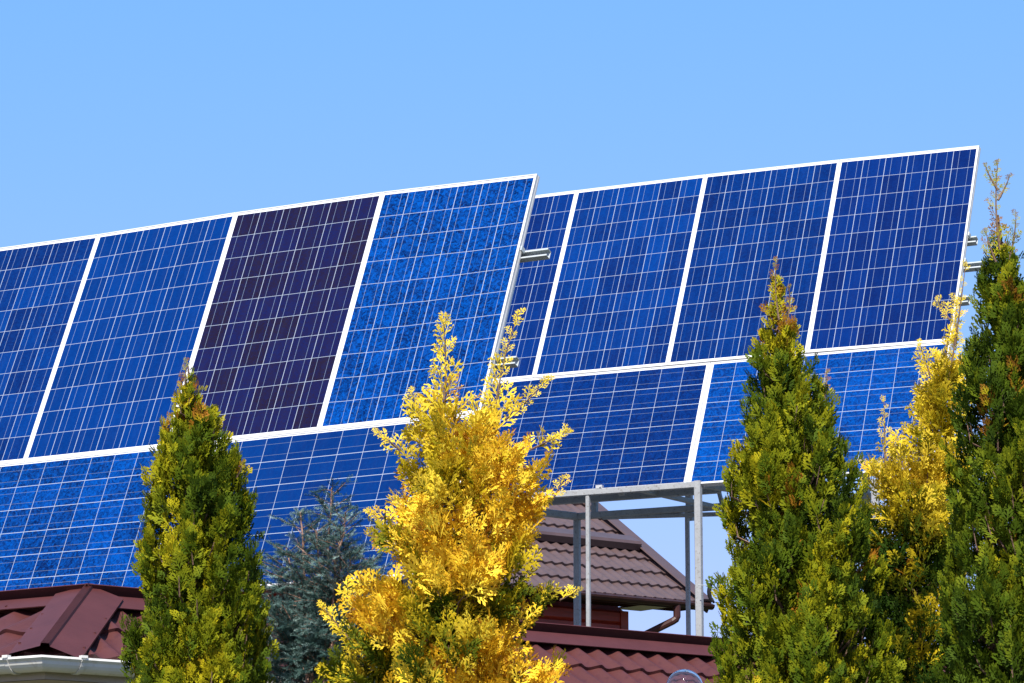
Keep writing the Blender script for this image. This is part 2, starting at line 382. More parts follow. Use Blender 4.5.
gt = MB()
pr = [(0.065*math.cos(math.pi*k/8), -.065*math.sin(math.pi*k/8)) for k in range(9)]+[(-.055, .05), (-.065, .05)]
gt.extrude([(x+.07, z) for x, z in pr], HO-Z*.03, HR+he*.03-Z*.03, -hn, Z)
gt.extrude([(0.0, -.085), (.02, -.085), (.02, .02), (0, .02)], HO-Z*.02, HR-Z*.02, -hn, Z)
gt.build('gutter', M['dark_brown'], house)
# walls
ov = .62; gover = .98
c1 = HR-he*gover+hn*ov; c0 = HO+he*.3+hn*ov; depth = HSL*2*hs.dot(hn)-2*ov
zt = HR.z-.12
wl = MB(); y0 = zt-3.4; k = 0
lz = zt
log = .17
def boards(a, b, nh):
    z = zt; L_ = b-a
    while z > .05:
        zb = max(z-log, 0)
        p, q = Vector((a.x, a.y, 0)), Vector((b.x, b.y, 0))
        wl.add([p+Z*z, q+Z*z, q+Z*(z-.03)+nh*.028, p+Z*(z-.03)+nh*.028, q+Z*(zb+.02)+nh*.03, p+Z*(zb+.02)+nh*.03, q+Z*zb, p+Z*zb],
               [(0, 3, 2, 1), (3, 5, 4, 2), (5, 7, 6, 4)])
        z = zb
boards(c0, c1, -hn); c2 = c1+hn*depth; boards(c1, c2, he); boards(c2, c0+hn*depth, hn); boards(c0+hn*depth, c0, -he)
# gable triangle
ap = c1+hn*depth/2
wl.add([Vector((c1.x, c1.y, zt)), Vector((c2.x, c2.y, zt)), Vector((ap.x, ap.y, zt+depth/2*TP-.05))], [(0, 1, 2)])
wl.build('wall', M['siding'], house)
cbm = MB(); cbm.box(Vector((c1.x, c1.y, 0))-he*.08-hn*.045, he*.13, hn*.13, Z*zt); cbm.build('corner_board', M['siding'], house)
sf = MB(); za = HR.z-.055
s0_ = Vector((HO.x, HO.y, za)); s1_ = Vector((HR.x, HR.y, za))
sf.box(s0_, he*HLEN, hn*(ov+.02), Z*.02)
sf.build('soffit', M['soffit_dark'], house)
sf = MB()   # gable overhang underside follows the slope, pale boards
u0 = HR-hnn*.12-he*.02; sf.add([u0+hs*.75, u0-he*.9+hs*.75, u0-he*.9+hs*HSL, u0+hs*HSL], [(0, 1, 2, 3)])
e1 = Vector((c1.x, c1.y, za-.005))
sf.box(e1+he*.06-hn*.5, he*.45, hn*.75, Z*.02)
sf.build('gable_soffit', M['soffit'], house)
dp = MB(); pt = level(673, 603, ZH-.02)
pt = HR-he*0.60-hn*.07-Z*.06
pts = [pt, pt-Z*.17, pt-Z*.20-he*.01+hn*.01, pt-Z*.23-he*.05+hn*.03, pt-Z*.52-he*.46+hn*.5, pt-Z*.60-he*.50+hn*.53, pt-Z*3.5-he*.50+hn*.53]
dp.tube(pts, .052, 10)
dpo = dp.build('downpipe', M['pipe'], house)
vp = MB(); v0 = level(536, 521, ZH+1.35)
vbase = HR+hs*2.35-he*4.35
vp.tube([vbase-Z*.1, vbase+Z*.28], .09, 12); vp.tube([vbase+Z*.26, vbase+Z*.34, vbase+Z*.40], [.15, .15, .04], 12)
vp.build('vent_pipe', M['dark_brown'], house)

# ------------------------------------------------------------------ solar arrays
class Array:
    def __init__(s, O, U, V, nodes):
        s.O = Vector(O)+Vector((0, 0, CAMZ)); s.U = Vector(U).normalized(); s.V = Vector(V).normalized(); s.N = (-s.U).cross(-s.V).normalized()
    def p(s, u, v, d=0.0): return s.O+s.U*u+s.V*v+s.N*d
LA = Array((.147, 17.575, 4.501), (-.8719, .4897, 0), (-.1974, -.3515, -.9151), None)
RA = Array((3.166, 20.739, 5.507), (-.8982, .4396, 0), (-.1936, -.3956, -.8978), None)
def module(arr, q, name_label, cmat, portrait, junction=True):
    """q: corner (u,v) TL,TR,BR,BL as seen from the front"""
    cu = sum(a[0] for a in q)/4; cv = sum(a[1] for a in q)/4
    root = empty('solar_panel', (0, 0, 0))
    X, Y, N_ = -arr.U, -arr.V, arr.N
    mw = Matrix((X, Y, N_)).transposed().to_4x4(); mw.translation = arr.p(cu, cv)
    root.matrix_basis = mw
    tl, tr, br, bl = [Vector((-(a[0]-cu), -(a[1]-cv))) for a in q]
    g_ = .0012
    W = (tr-tl).length; H = (tl-bl).length
    def P(a, b, z, inset):       # a 0..1 left-right, b 0..1 bottom-top ; inset metres
        aa = (g_+inset+(W-2*g_-2*inset)*a)/W; bb = (g_+inset+(H-2*g_-2*inset)*b)/H
        p = bl*(1-aa)*(1-bb)+br*aa*(1-bb)+tr*aa*bb+tl*(1-aa)*bb
        return (p.x, p.y, z)
    cs = [(0, 0), (1, 0), (1, 1), (0, 1)]
    def ring(z, ins): return [P(a, b, z, ins) for a, b in cs]
    prof = [(-.0006, .0), (0.0, .0012), (0.0, .0095), (-.0022, .0108), (-.0045, .0108)]  # z, inset: front lip
    prof = [(-.038, .022), (-.038, 0.0), (-.024, 0.0), (-.022, .0012), (-.006, .0012), (-.004, 0), (-.0008, 0.0), (0.0, .0010), (0.0, .0085), (-.0045, .0095)]
    f = MB(); vs = []
    for z, ins in prof: vs += ring(z, ins)
    fs = []
    for k in range(len(prof)-1):
        for i in range(4):
            j = (i+1) % 4
            fs.append((k*4+i, k*4+j, (k+1)*4+j, (k+1)*4+i))
    f.add(vs, fs)
    fr = f.build('frame', M['frame'], None); fr.parent = root
    # cell sheet with UV in cell units
    me = bpy.data.meshes.new('cell_sheet'); vv = ring(-.0035, .0093)
    me.from_pydata(vv, [], [(0, 1, 2, 3)]); me.materials.append(cmat)
    uvl = me.uv_layers.new(name='UVMap')
    ins = g_+.0093
    def uvc(a, b):
        if portrait: W0, H0, nx, ny = .992, 1.65, 6, 10
        else: W0, H0, nx, ny = 1.65, .992, 10, 6
        ps, pl = .1600, .1600
        mw_ = (W0-nx*(ps if portrait else pl))/2; mh = (H0-ny*(pl if portrait else ps))/2
        sx = W0/W; sy = H0/H
        x = ((ins-g_*.0)*(1-2*a)+a*W)*sx; y = ((ins)*(1-2*b)+b*H)*sy
        x = (x-mw_)/(ps if portrait else pl); y = (y-mh)/(pl if portrait else ps)
        return (x, y) if portrait else (y, x)
    for li, (a, b) in zip(me.polygons[0].loop_indices, cs): uvl.data[li].uv = uvc(a, b)
    co = bpy.data.objects.new('cell_sheet', me); COL.objects.link(co); co.parent = root
    bs = MB(); r1 = ring(-.0080, .0103); r2 = ring(-.0105, .0103)
    bs.add(r1+r2, [(0, 1, 2, 3), (7, 6, 5, 4), (0, 4, 5, 1), (1, 5, 6, 2), (2, 6, 7, 3), (3, 7, 4, 0)])
    bo = bs.build('backsheet', M['white_sheet'], None); bo.parent = root
    jb = MB(); jx, jy = (0, H/2-.17) if portrait else (W/2-.17, 0)
    jb.box((jx-.055, jy-.05, -.0106), (.11, 0, 0), (0, .1, 0), (0, 0, -.022))
    jo = jb.build('junction_box', M['black'], None); jo.parent = root
    tag(root, name_label, 'solar panel', 'solar panels of the left array' if arr is LA else 'solar panels of the right array')
    return root

c_mid = ((.008, .040, .26), (.006, .075, .40), (.004, .025, .20), (.006, .09, .46))
CM = {
 'L1': cell_mat('cells_mid_blue', (0.0012, 0.0074, 0.0610), (0.0004, 0.0257, 0.1549), (0.0008, 0.0086, 0.0774), (0.0004, 0.0313, 0.1727), .4, .6, 1.3),
 'L2': cell_mat('cells_bright_blue', (0.0005, 0.0121, 0.0808), (0.0002, 0.0266, 0.1612), (0.0004, 0.0152, 0.1074), (0.0003, 0.0303, 0.1732), .35, .3, 2.7),
 'L3': cell_mat('cells_dark_indigo', (.0085, .0045, .016), (.0055, .0065, .050), (.0110, .0055, .014), (.0045, .0080, .060), .45, .9, 3.1, line=.95),
 'L4': cell_mat('cells_flaky_blue', (0.0006, 0.0102, 0.0833), (0.0003, 0.0383, 0.2276), (0.0004, 0.0042, 0.0355), (0.0002, 0.0593, 0.2987), .78, .75, 4.9),
 'L5': cell_mat('cells_mottled_blue', (0.0008, 0.0073, 0.0595), (0.0003, 0.0399, 0.2302), (0.0003, 0.0053, 0.0406), (0.0002, 0.0564, 0.2845), .7, .85, 5.3, bus_=.62),
 'L6': cell_mat('cells_plain_blue', (0.0009, 0.0108, 0.0734), (0.0006, 0.0269, 0.1486), (0.0008, 0.0147, 0.1034), (0.0006, 0.0269, 0.1486), .4, .35, 6.1, bus_=.62),
 'R1': cell_mat('cells_royal_blue_one', (0.0012, 0.0058, 0.0530), (0.0006, 0.0199, 0.1317), (0.0010, 0.0086, 0.0724), (0.0006, 0.0232, 0.1515), .35, 0.43, 7.7, .9),
 'R2': cell_mat('cells_royal_blue_two', (0.0012, 0.0068, 0.0579), (0.0004, 0.0306, 0.1778), (0.0010, 0.0099, 0.0790), (0.0004, 0.0298, 0.1712), .4, 0.46, 8.2, .9),
 'R3': cell_mat('cells_deep_blue', (0.0010, 0.0053, 0.0482), (0.0004, 0.0239, 0.1449), (0.0008, 0.0080, 0.0659), (0.0004, 0.0265, 0.1581), .4, 0.40, 9.4, .8),
 'R4': cell_mat('cells_deep_blue_even', (0.0012, 0.0058, 0.0530), (0.0006, 0.0185, 0.1317), (0.0010, 0.0086, 0.0724), (0.0006, 0.0199, 0.1317), .35, 0.37, 10.6, .8),
 'R5': cell_mat('cells_dark_mottled', (0.0009, 0.0068, 0.0594), (0.0005, 0.0199, 0.1327), (0.0005, 0.0049, 0.0442), (0.0005, 0.0298, 0.1771), .5, .4, 11.8, bus_=.62),
 'R6': cell_mat('cells_bright_flaky', (0.0004, 0.0153, 0.1094), (0.0002, 0.0453, 0.2561), (0.0003, 0.0070, 0.0570), (0.0002, 0.0662, 0.3200), .6, .5, 12.4, bus_=.62),
}
# surveyed corner nodes of the arrays (u metres from the right edge, v metres down the slope)
LT = [(0, .014), (1.043, -.011), (2.084, -.010), (3.102, .012), (4.10, .012)]
LB = [(-.004, 1.645), (1.041, 1.657), (2.078, 1.668), (3.103, 1.677), (4.10, 1.68)]
RT = [(0, .016), (1.004, -.004), (2.008, -.012), (3.006, -.006), (4.008, .0)]
RB = [(-.002, 1.668), (.999, 1.657), (2.004, 1.657), (3.003, 1.660), (4.006, 1.665)]
labsL = ['upright blue panel on the left array cut by the photo\'s left edge', 'plain bright blue upright panel left of the dark indigo one',
         'dark indigo, almost purple upright panel on the left array', 'upright panel with bright blue crystal flakes at the left array\'s right end']
for k, key in ((3, 'L1'), (2, 'L2'), (1, 'L3'), (0, 'L4')):
    module(LA, (LT[k+1], LT[k], LB[k], LB[k+1]), labsL[3-k], CM[key], True)
def lmid(nodes, u):
    for a, b in zip(nodes, nodes[1:]):
        if a[0] <= u <= b[0]+1e-9: return a[1]+(b[1]-a[1])*(u-a[0])/(b[0]-a[0])
    return nodes[-1][1]
module(LA, ((1.742, lmid(LB, 1.742)), (.002, LB[0][1]), (.002, 2.655), (1.735, 2.664)), 'plain mid blue sideways panel under the dark indigo one, behind the blue-grey conifer', CM['L6'], False)
module(LA, ((3.46, 1.679), (1.742, lmid(LB, 1.742)), (1.735, 2.664), (3.46, 2.672)), 'mottled blue sideways panel at the lower left above the hip of the red roof', CM['L5'], False)
labsR = ['narrow visible strip of deep blue panel behind the left array\'s right end', 'royal blue upright panel second from the left on the right array',
         'deep blue upright panel behind the tip of the tall green conifer', 'deep blue upright panel at the top right corner of the right array']
for k, key in ((3, 'R1'), (2, 'R2'), (1, 'R3'), (0, 'R4')):
    module(RA, (RT[k+1], RT[k], RB[k], RB[k+1]), labsR[3-k], CM[key], True)
module(RA, ((3.37, 1.661), (1.685, 1.663), (1.684, 2.655), (3.37, 2.66)), 'dark mottled blue sideways panel above the steel platform, right of the golden conifer', CM['R5'], False)
module(RA, ((1.685, 1.663), (0, 1.668), (0, 2.665), (1.684, 2.655)), 'bright blue flaky sideways panel at the lower right, behind the tall green conifer', CM['R6'], False)

# panel racks -------------------------------------------------------
def rack(arr, u_end, vs, label, ext, posts, deck_z, name='mounting_rack', struts=(.9, 2.1, 3.6)):
    root = empty(name, tuple(Vector((arr.p(1.5, 2.6).x, arr.p(1.5, 2.6).y, deck_z))))
    tag(root, label, 'mounting rack')
    for v, ex in zip(vs, ext):
        r = MB(); a = arr.p(-ex, v, -.039); b = arr.p(u_end, v, -.039)
        # C channel 41x41, opening facing down slope / outward
        n, s_ = arr.N, -arr.V
        pr = [(-.025, 0), (.025, 0), (.025, -.04), (.015, -.04), (.015, -.036), (.021, -.036), (.021, -.004), (-.021, -.004), (-.021, -.036), (-.015, -.036), (-.015, -.04), (-.025, -.04)]
        pr = [(x, -.04-z) for x, z in pr]; r.extrude(pr, a, b, s_, n); r.build('rail', M['rail'], root)
        # end clamp + bolt at panel edge
        cm = MB(); p = arr.p(-.022, v-.004, -.039)
        cm.box(p+n*.002+arr.U*.014, -arr.U*.010, -arr.V*.03, n*.037)
        if ex > 0: cm.build('end_clamp', M['rail'], root)
    for u in struts:
        st = MB(); st.bar(arr.p(u, -.0, -.10)+arr.V*.1, arr.p(u, 2.62, -.10), .045, .045, up=arr.N); st.build('strut', M['steel'], root)
        pp = MB(); top = arr.p(u, .55, -.12); bk = Vector((top.x, top.y, deck_z))+(-arr.N*Vector((1, 1, 0))).normalized()*.25
        pp.bar(top, bk, .045, .045); pp.build('rear_leg', M['steel'], root)
        if posts:
            q = MB(); t = arr.p(u, 2.58, -.13); q.bar(t, Vector((t.x, t.y, deck_z)), .045, .045); q.build('front_leg', M['steel'], root)
    return root
DZ = dz
rk = rack(LA, 4.15, (.56, 1.285, 1.95, 2.42), 'metal rail rack carrying the left array, rail ends showing past its edge', (.165, .125, .0, .0), True, DZ)
sp_ = MB(); sp_.bar(LA.p(.012, .62, -.052), LA.p(.014, 2.62, -.052), .012, .02, up=LA.N); sp_.build('edge_strut', M['alu'], rk)
rk2 = rack(RA, 4.1, (.80, 1.02, 1.30, 1.95, 2.42), 'metal rail rack carrying the right array, rail ends showing at its right side', (.055, .13, .06, 0, 0), False, 3.12+CAMZ-.04, struts=(.9, 2.2, 3.6))

# steel platform under the right array ------------------------------
PZ = 3.12
C0 = level(698, 484.6, PZ); R0 = level(577, 516.5, PZ)
E1 = Vector((-.8982, .4396, 0)); E2 = (level(728, 488.5, PZ)-C0); E2.z = 0; E2.normalize()
plat = empty('steel_platform', (C0.x, C0.y, DZ))
tag(plat, 'grey square-tube steel platform on tall posts holding the right array', 'steel platform')
det3 = E1.x*E2.y-E1.y*E2.x; rel = R0-C0
aa_ = (rel.x*E2.y-rel.y*E2.x)/det3; ww_ = (E1.x*rel.y-E1.y*rel.x)/det3
def beam(a, b, wd=.05, ht=.045, name='beam'):
    m_ = MB(); m_.bar(a, b, wd, ht); return m_.build(name, M['steel'], plat)
beam(C0-E1*.0, C0+E1*2.75, .036, .042)
beam(C0+E2*.022, C0+E2*2.1, .036, .042)
RR = R0-E1*3.0
beam(R0+E1*.02, RR, .045, .045)
beam(R0+E1*.0-E2*.02, R0-E2*(ww_-.02)+E1*.0, .045, .05)
def rear(px):                                                # point on the rear beam under a given picture column
    t_ = (px-512)/FPX; q0, q1 = R0, -E1
    return q0+q1*((t_*q0.y-q0.x)/(q1.x-t_*q1.y))
def front(px):
    t_ = (px-512)/FPX; return C0+E1*((t_*C0.y-C0.x)/(E1.x-t_*E1.y))
beam(R0-Z*.02-E1*.2, RR-Z*.12, .028, .028)
beam(C0+E1*.04+E2*.25+Z*.0-Z*.0, RR*0+C0+E1*2.6+E2*.25, .035, .06)                       # inner purlin in shade
beam(front(638)+Z*.0, rear(722)-Z*.01, .035, .032, 'cross_beam')
def post(p, wd, ztop=None, name='post'):
    m_ = MB(); t = Vector((p.x, p.y, (ztop if ztop is not None else p.z-.02))); m_.bar(t, Vector((p.x, p.y, DZ)), wd, wd, up=(0, 0, 1)); o = m_.build(name, M['steel'], plat)
    ft = MB(); ft.box(Vector((p.x-.07, p.y-.07, DZ+.002)), (.14, 0, 0), (0, .14, 0), (0, 0, .008)); fo = ft.build('foot_plate', M['steel'], None); fo.parent = o
post(C0, .044, C0.z+.024)
fp = C0+E1*.79; post(fp, .026)
post(R0, .042)
post(rear(688.7), .027)
post(R0-E1*2.2, .04); post(C0+E2*1.6, .045); 
rp_ = level(875, 476, 3.06); post(rp_, .045)
sh = MB(); sp1 = rear(595.5); sh.bar(sp1-Z*.02, sp1+Z*.16, .04, .04); sh.build('stub_post', M['steel'], plat)
b1 = level(722, 494, PZ+.03)+E2*.6; 
br_ = MB(); q1 = rear(727); br_.bar(q1-Z*.07, q1+E1*.05+Z*.13, .026, .026); br_.build('brace', M['steel'], plat)
cl = MB(); pcl = C0+E1*.62+Z*.022
tcl = level(605, 489, PZ+.03); kk = (tcl-C0).dot(E1); pcl = C0+E1*kk+Z*.020-E2*.0
cl.box(pcl+E1*.02-Vector((.44, .9, 0))*.018, -E1*.045, Vector((.44, .9, 0))*.03, Z*.022); cl.tube([pcl+Z*.012-E1*.014-Vector((.44, .9, 0))*.016, pcl+Z*.012-E1*.014-Vector((.44, .9, 0))*.024], .007, 8)
cl.build('panel_clamp', M['alu'], plat)

# little crescent hook on a thin rod beside the post
hk = empty('crescent_hook', tuple(at(705, 585, 20.3)))
tag(hk, 'small black crescent-shaped hook on a thin rod beside the steel corner post', 'hook')
hm = MB(); cpt = at(714.5, 592, 20.3); pts = []; rad = []
for k in range(13):
    a_ = R_(95+165*k/12); pts.append(cpt+Vector((math.cos(a_)*.034, 0, math.sin(a_)*.066))); rad.append(.004+.011*math.sin(math.pi*k/12))
hm.tube(pts, rad, 8); hm.tube([at(712, 598, 20.3), at(714, 603, 20.3)], [.006, .009], 6)
hm.build('crescent', M['black'], hk, smooth=True)
hr_ = MB(); hr_.tube([at(698, 585, 20.3), at(709, 585.5, 20.3)], .0025, 6); hr_.build('rod', M['rail'], hk)

# garden lamp globe ---------------------------------------------------
gp = at(684.5, 688, 13.2)
lamp = empty('globe_lamp', (gp.x, gp.y, 0)); tag(lamp, 'clear round globe lamp in front of the red roof, only its top showing', 'garden lamp')
def sphere(mb_, c, r, nu=48, nv=24, v0=0.0, v1=1.0):
    base = len(mb_.v)
    for j in range(nv+1):
        th = math.pi*(v0+(v1-v0)*j/nv)
        for i in range(nu):
            a_ = 2*math.pi*i/nu; mb_.v.append(c+Vector((math.sin(th)*math.cos(a_), math.sin(th)*math.sin(a_), math.cos(th)))*r)
    for j in range(nv):
        for i in range(nu):
            mb_.f.append((base+j*nu+i, base+(j+1)*nu+i, base+(j+1)*nu+(i+1) % nu, base+j*nu+(i+1) % nu))
gm = MB(); gr = .078; sphere(gm, gp, gr, v1=.92)
n0 = len(gm.f); sphere(gm, gp, gr*.98, v1=.92)
gm.f = gm.f[:n0]+[tuple(reversed(f)) for f in gm.f[n0:]]
gm.build('globe', M['globe'], lamp, smooth=True)
bm_ = MB(); sphere(bm_, gp-Z*.012, .026, 20, 12); bm_.tube([gp-Z*.03, gp-Z*.075], .015, 12); bm_.build('bulb', M['white_sheet'], lamp, smooth=True)
pm = MB(); pm.tube([Vector((gp.x, gp.y, 0)), gp-Z*.085], .025, 12); pm.tube([gp-Z*.095, gp-Z*.07], .045, 16); pm.build('pole', M['black'], lamp)

# ------------------------------------------------------------------ conifers
rng = np.random.default_rng(7)
def leaf_mat(name, stops, trans=.18, rough=.75):
    m, t, b = mat(name); N = t.nodes.new; L = t.links.new
    at_ = N('ShaderNodeAttribute'); at_.attribute_name = 'tint'
    rp = N('ShaderNodeValToRGB'); e = rp.color_ramp.elements
    e[0].position = stops[0][0]; e[0].color = (*stops[0][1], 1); e[1].position = stops[-1][0]; e[1].color = (*stops[-1][1], 1)
    for p_, c_ in stops[1:-1]:
        q = e.new(p_); q.color = (*c_, 1)
    L(at_.outputs['Fac'], rp.inputs[0]); L(rp.outputs[0], b.inputs['Base Color'])
    b.inputs['Roughness'].default_value = rough; b.inputs['Specular IOR Level'].default_value = .12
    tr = N('ShaderNodeBsdfTranslucent'); L(rp.outputs[0], tr.inputs[0])
    mx = N('ShaderNodeMixShader'); mx.inputs[0].default_value = trans
    L(b.outputs[0], mx.inputs[1]); L(tr.outputs[0], mx.inputs[2]); L(mx.outputs[0], t.nodes['Material Output'].inputs[0])
    return m
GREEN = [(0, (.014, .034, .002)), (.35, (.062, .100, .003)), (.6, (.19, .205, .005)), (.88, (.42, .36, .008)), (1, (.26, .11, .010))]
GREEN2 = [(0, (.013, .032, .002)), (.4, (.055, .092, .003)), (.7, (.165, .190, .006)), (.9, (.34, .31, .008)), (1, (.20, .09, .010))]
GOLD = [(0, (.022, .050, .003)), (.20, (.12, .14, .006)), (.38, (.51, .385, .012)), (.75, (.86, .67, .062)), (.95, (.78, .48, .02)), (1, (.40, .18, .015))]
BLUE = [(0, (.016, .042, .038)), (.5, (.055, .110, .100)), (1, (.25, .36, .34))]
ML = {'green': leaf_mat('thuja_green_foliage', GREEN), 'green2': leaf_mat('thuja_dark_foliage', GREEN2), 'gold': leaf_mat('thuja_golden_foliage', GOLD, .25), 'blue': leaf_mat('blue_conifer_needles', BLUE, .12)}

def qd(p, q, wd, z0=0., z1=0.):
    p = np.array(p); q = np.array(q); d = q-p; n = np.array([-d[1], d[0]])/max(np.hypot(*d), 1e-6)*wd/2; m_ = p+d*.62; zm = (z0+z1)/2+wd*.25
    return [[p[0]-n[0]*.4, p[1]-n[1]*.4, z0], [m_[0]+n[0], m_[1]+n[1], zm], [q[0], q[1], z1], [m_[0]-n[0], m_[1]-n[1], zm]]
def tmpl_thuja(nb, ns, ww, r):
    Q = []; bend = r.uniform(-.25, .25)
    def zc(p): return bend*(p[1]**2)*.6 + .25*abs(p[0])*r.uniform(-1, 1)*.4
    def el(p, q, wd): Q.append(qd(p, q, wd, zc(p), zc(q)+r.normal(0, .09)*math.hypot(q[0]-p[0], q[1]-p[1])))
    el((0, 0), (r.uniform(-.05, .05), 1.0), ww*1.1)
    for i in range(nb):
        t = .10+.80*i/nb; s = 1 if i % 2 else -1; ang = R_(r.uniform(34, 52)); ln = (.52*(1-t)**.7+.10)*r.uniform(.8, 1.15)
        p = np.array([0, t]); d = np.array([s*math.sin(ang), math.cos(ang)]); q = p+d*ln
        el(p, q, ww)
        for j in range(ns):
            u = .35+.5*j/max(ns, 1); s2 = 1 if (j+i) % 2 else -1; a2 = ang*s+s2*R_(38)
            p2 = p+d*ln*u; d2 = np.array([math.sin(a2), math.cos(a2)]); el(p2, p2+d2*ln*.42*r.uniform(.7, 1.2), ww*.85)
    return np.array(Q)
def tmpl_antler(r):
    Q = []; bend = r.uniform(-.18, .18)
    c = lambda t: np.array([bend*t*t, t])
    for a_, b_ in ((0, .5), (.5, 1)): Q.append(qd(c(a_), c(b_), .085))
    for i in range(6):
        t = .12+.72*i/6; sg = 1 if i % 2 else -1; ang = sg*R_(r.uniform(35, 50)); ln = (.50-.30*t)*r.uniform(.7, 1.2)
        p = c(t); d = np.array([math.sin(ang), math.cos(ang)]); q = p+d*ln; Q.append(qd(p, q, .078, 0, r.normal(0, .06)))
        for j in range(3):
            u = .3+.25*j; s2 = 1 if j % 2 else -1; a2 = ang+s2*R_(r.uniform(30, 45)); d2 = np.array([math.sin(a2), math.cos(a2)]); p2 = p+d*ln*u
            Q.append(qd(p2, p2+d2*ln*.38*r.uniform(.7, 1.3), .065, 0, r.normal(0, .05)))
    return np.array(Q)
def tmpl_needle(r):
    Q = []
    Q.append(qd((0, 0), (0, 1), .03))
    for i in range(11):
        t = .05+.9*i/11
        for s in (-1, 1):
            ang = R_(r.uniform(30, 60)); ln = r.uniform(.14, .27)*(1-.35*t); p = (0, t)
            Q.append(qd(p, (s*math.sin(ang)*ln, t+math.cos(ang)*ln), .045, 0, r.uniform(-.12, .12)))
    return np.array(Q)
T_F = [tmpl_thuja(7, 2, .120, rng) for _ in range(8)]
T_B = [tmpl_thuja(7, 3, .092, rng) for _ in range(6)]
T_L = [tmpl_antler(rng) for _ in range(6)]
T_N = [tmpl_needle(rng) for _ in range(5)]
TIP = .22                                                    # new growth at the tips is yellower
class Crown:
    def __init__(s): s.P = []; s.D = []; s.S = []; s.K = []; s.T = []; s.C = []
    def add(s, p, d, side, k, ti, c): s.P.append(tuple(p)); s.D.append(tuple(d)); s.S.append(tuple(side)); s.K.append(k); s.T.append(ti); s.C.append(c)
    def build(s, temps, material, parent, name='crown'):
        P, D, S, K, T, C = map(np.array, (s.P, s.D, s.S, s.K, s.T, s.C))
        D = D/np.linalg.norm(D, axis=1)[:, None]; S = S-D*(S*D).sum(1)[:, None]; S = S/np.linalg.norm(S, axis=1)[:, None]; Nn = np.cross(S, D)
        V = []; CC = []
        for ti, tm in enumerate(temps):
            i = np.where(T == ti)[0]
            if not len(i): continue
            t = tm.reshape(-1, 3)
            v = P[i][:, None, :]+K[i][:, None, None]*(t[None, :, 0:1]*S[i][:, None, :]+t[None, :, 1:2]*D[i][:, None, :]+t[None, :, 2:3]*Nn[i][:, None, :])
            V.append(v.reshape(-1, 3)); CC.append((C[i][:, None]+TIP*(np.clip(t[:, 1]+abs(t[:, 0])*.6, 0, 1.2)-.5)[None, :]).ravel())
        V = np.concatenate(V); CC = np.clip(np.concatenate(CC), 0, 1); nv = len(V); nf = nv//4
        me = bpy.data.meshes.new(name); me.vertices.add(nv); me.vertices.foreach_set('co', V.astype(np.float32).ravel())
        me.loops.add(nv); me.loops.foreach_set('vertex_index', np.arange(nv, dtype=np.int32))
        me.polygons.add(nf); me.polygons.foreach_set('loop_start', np.arange(0, nv, 4, dtype=np.int32))
        try: me.polygons.foreach_set('loop_total', np.full(nf, 4, dtype=np.int32))
        except Exception: pass
        a = me.attributes.new('tint', 'FLOAT', 'POINT'); a.data.foreach_set('value', CC.astype(np.float32))
        me.update(calc_edges=True); me.validate(); me.materials.append(material)
        o = bpy.data.objects.new(name, me); COL.objects.link(o); o.parent = parent; o.matrix_parent_inverse = parent.matrix_basis.inverted()
        return o
def unit(v): return v/max(np.linalg.norm(v), 1e-9)
UPV = np.array([0, 0, 1.])
def interp(tab, z, i):
    zs = [t[0] for t in tab]; return float(np.interp(z, zs, [t[i] for t in tab]))
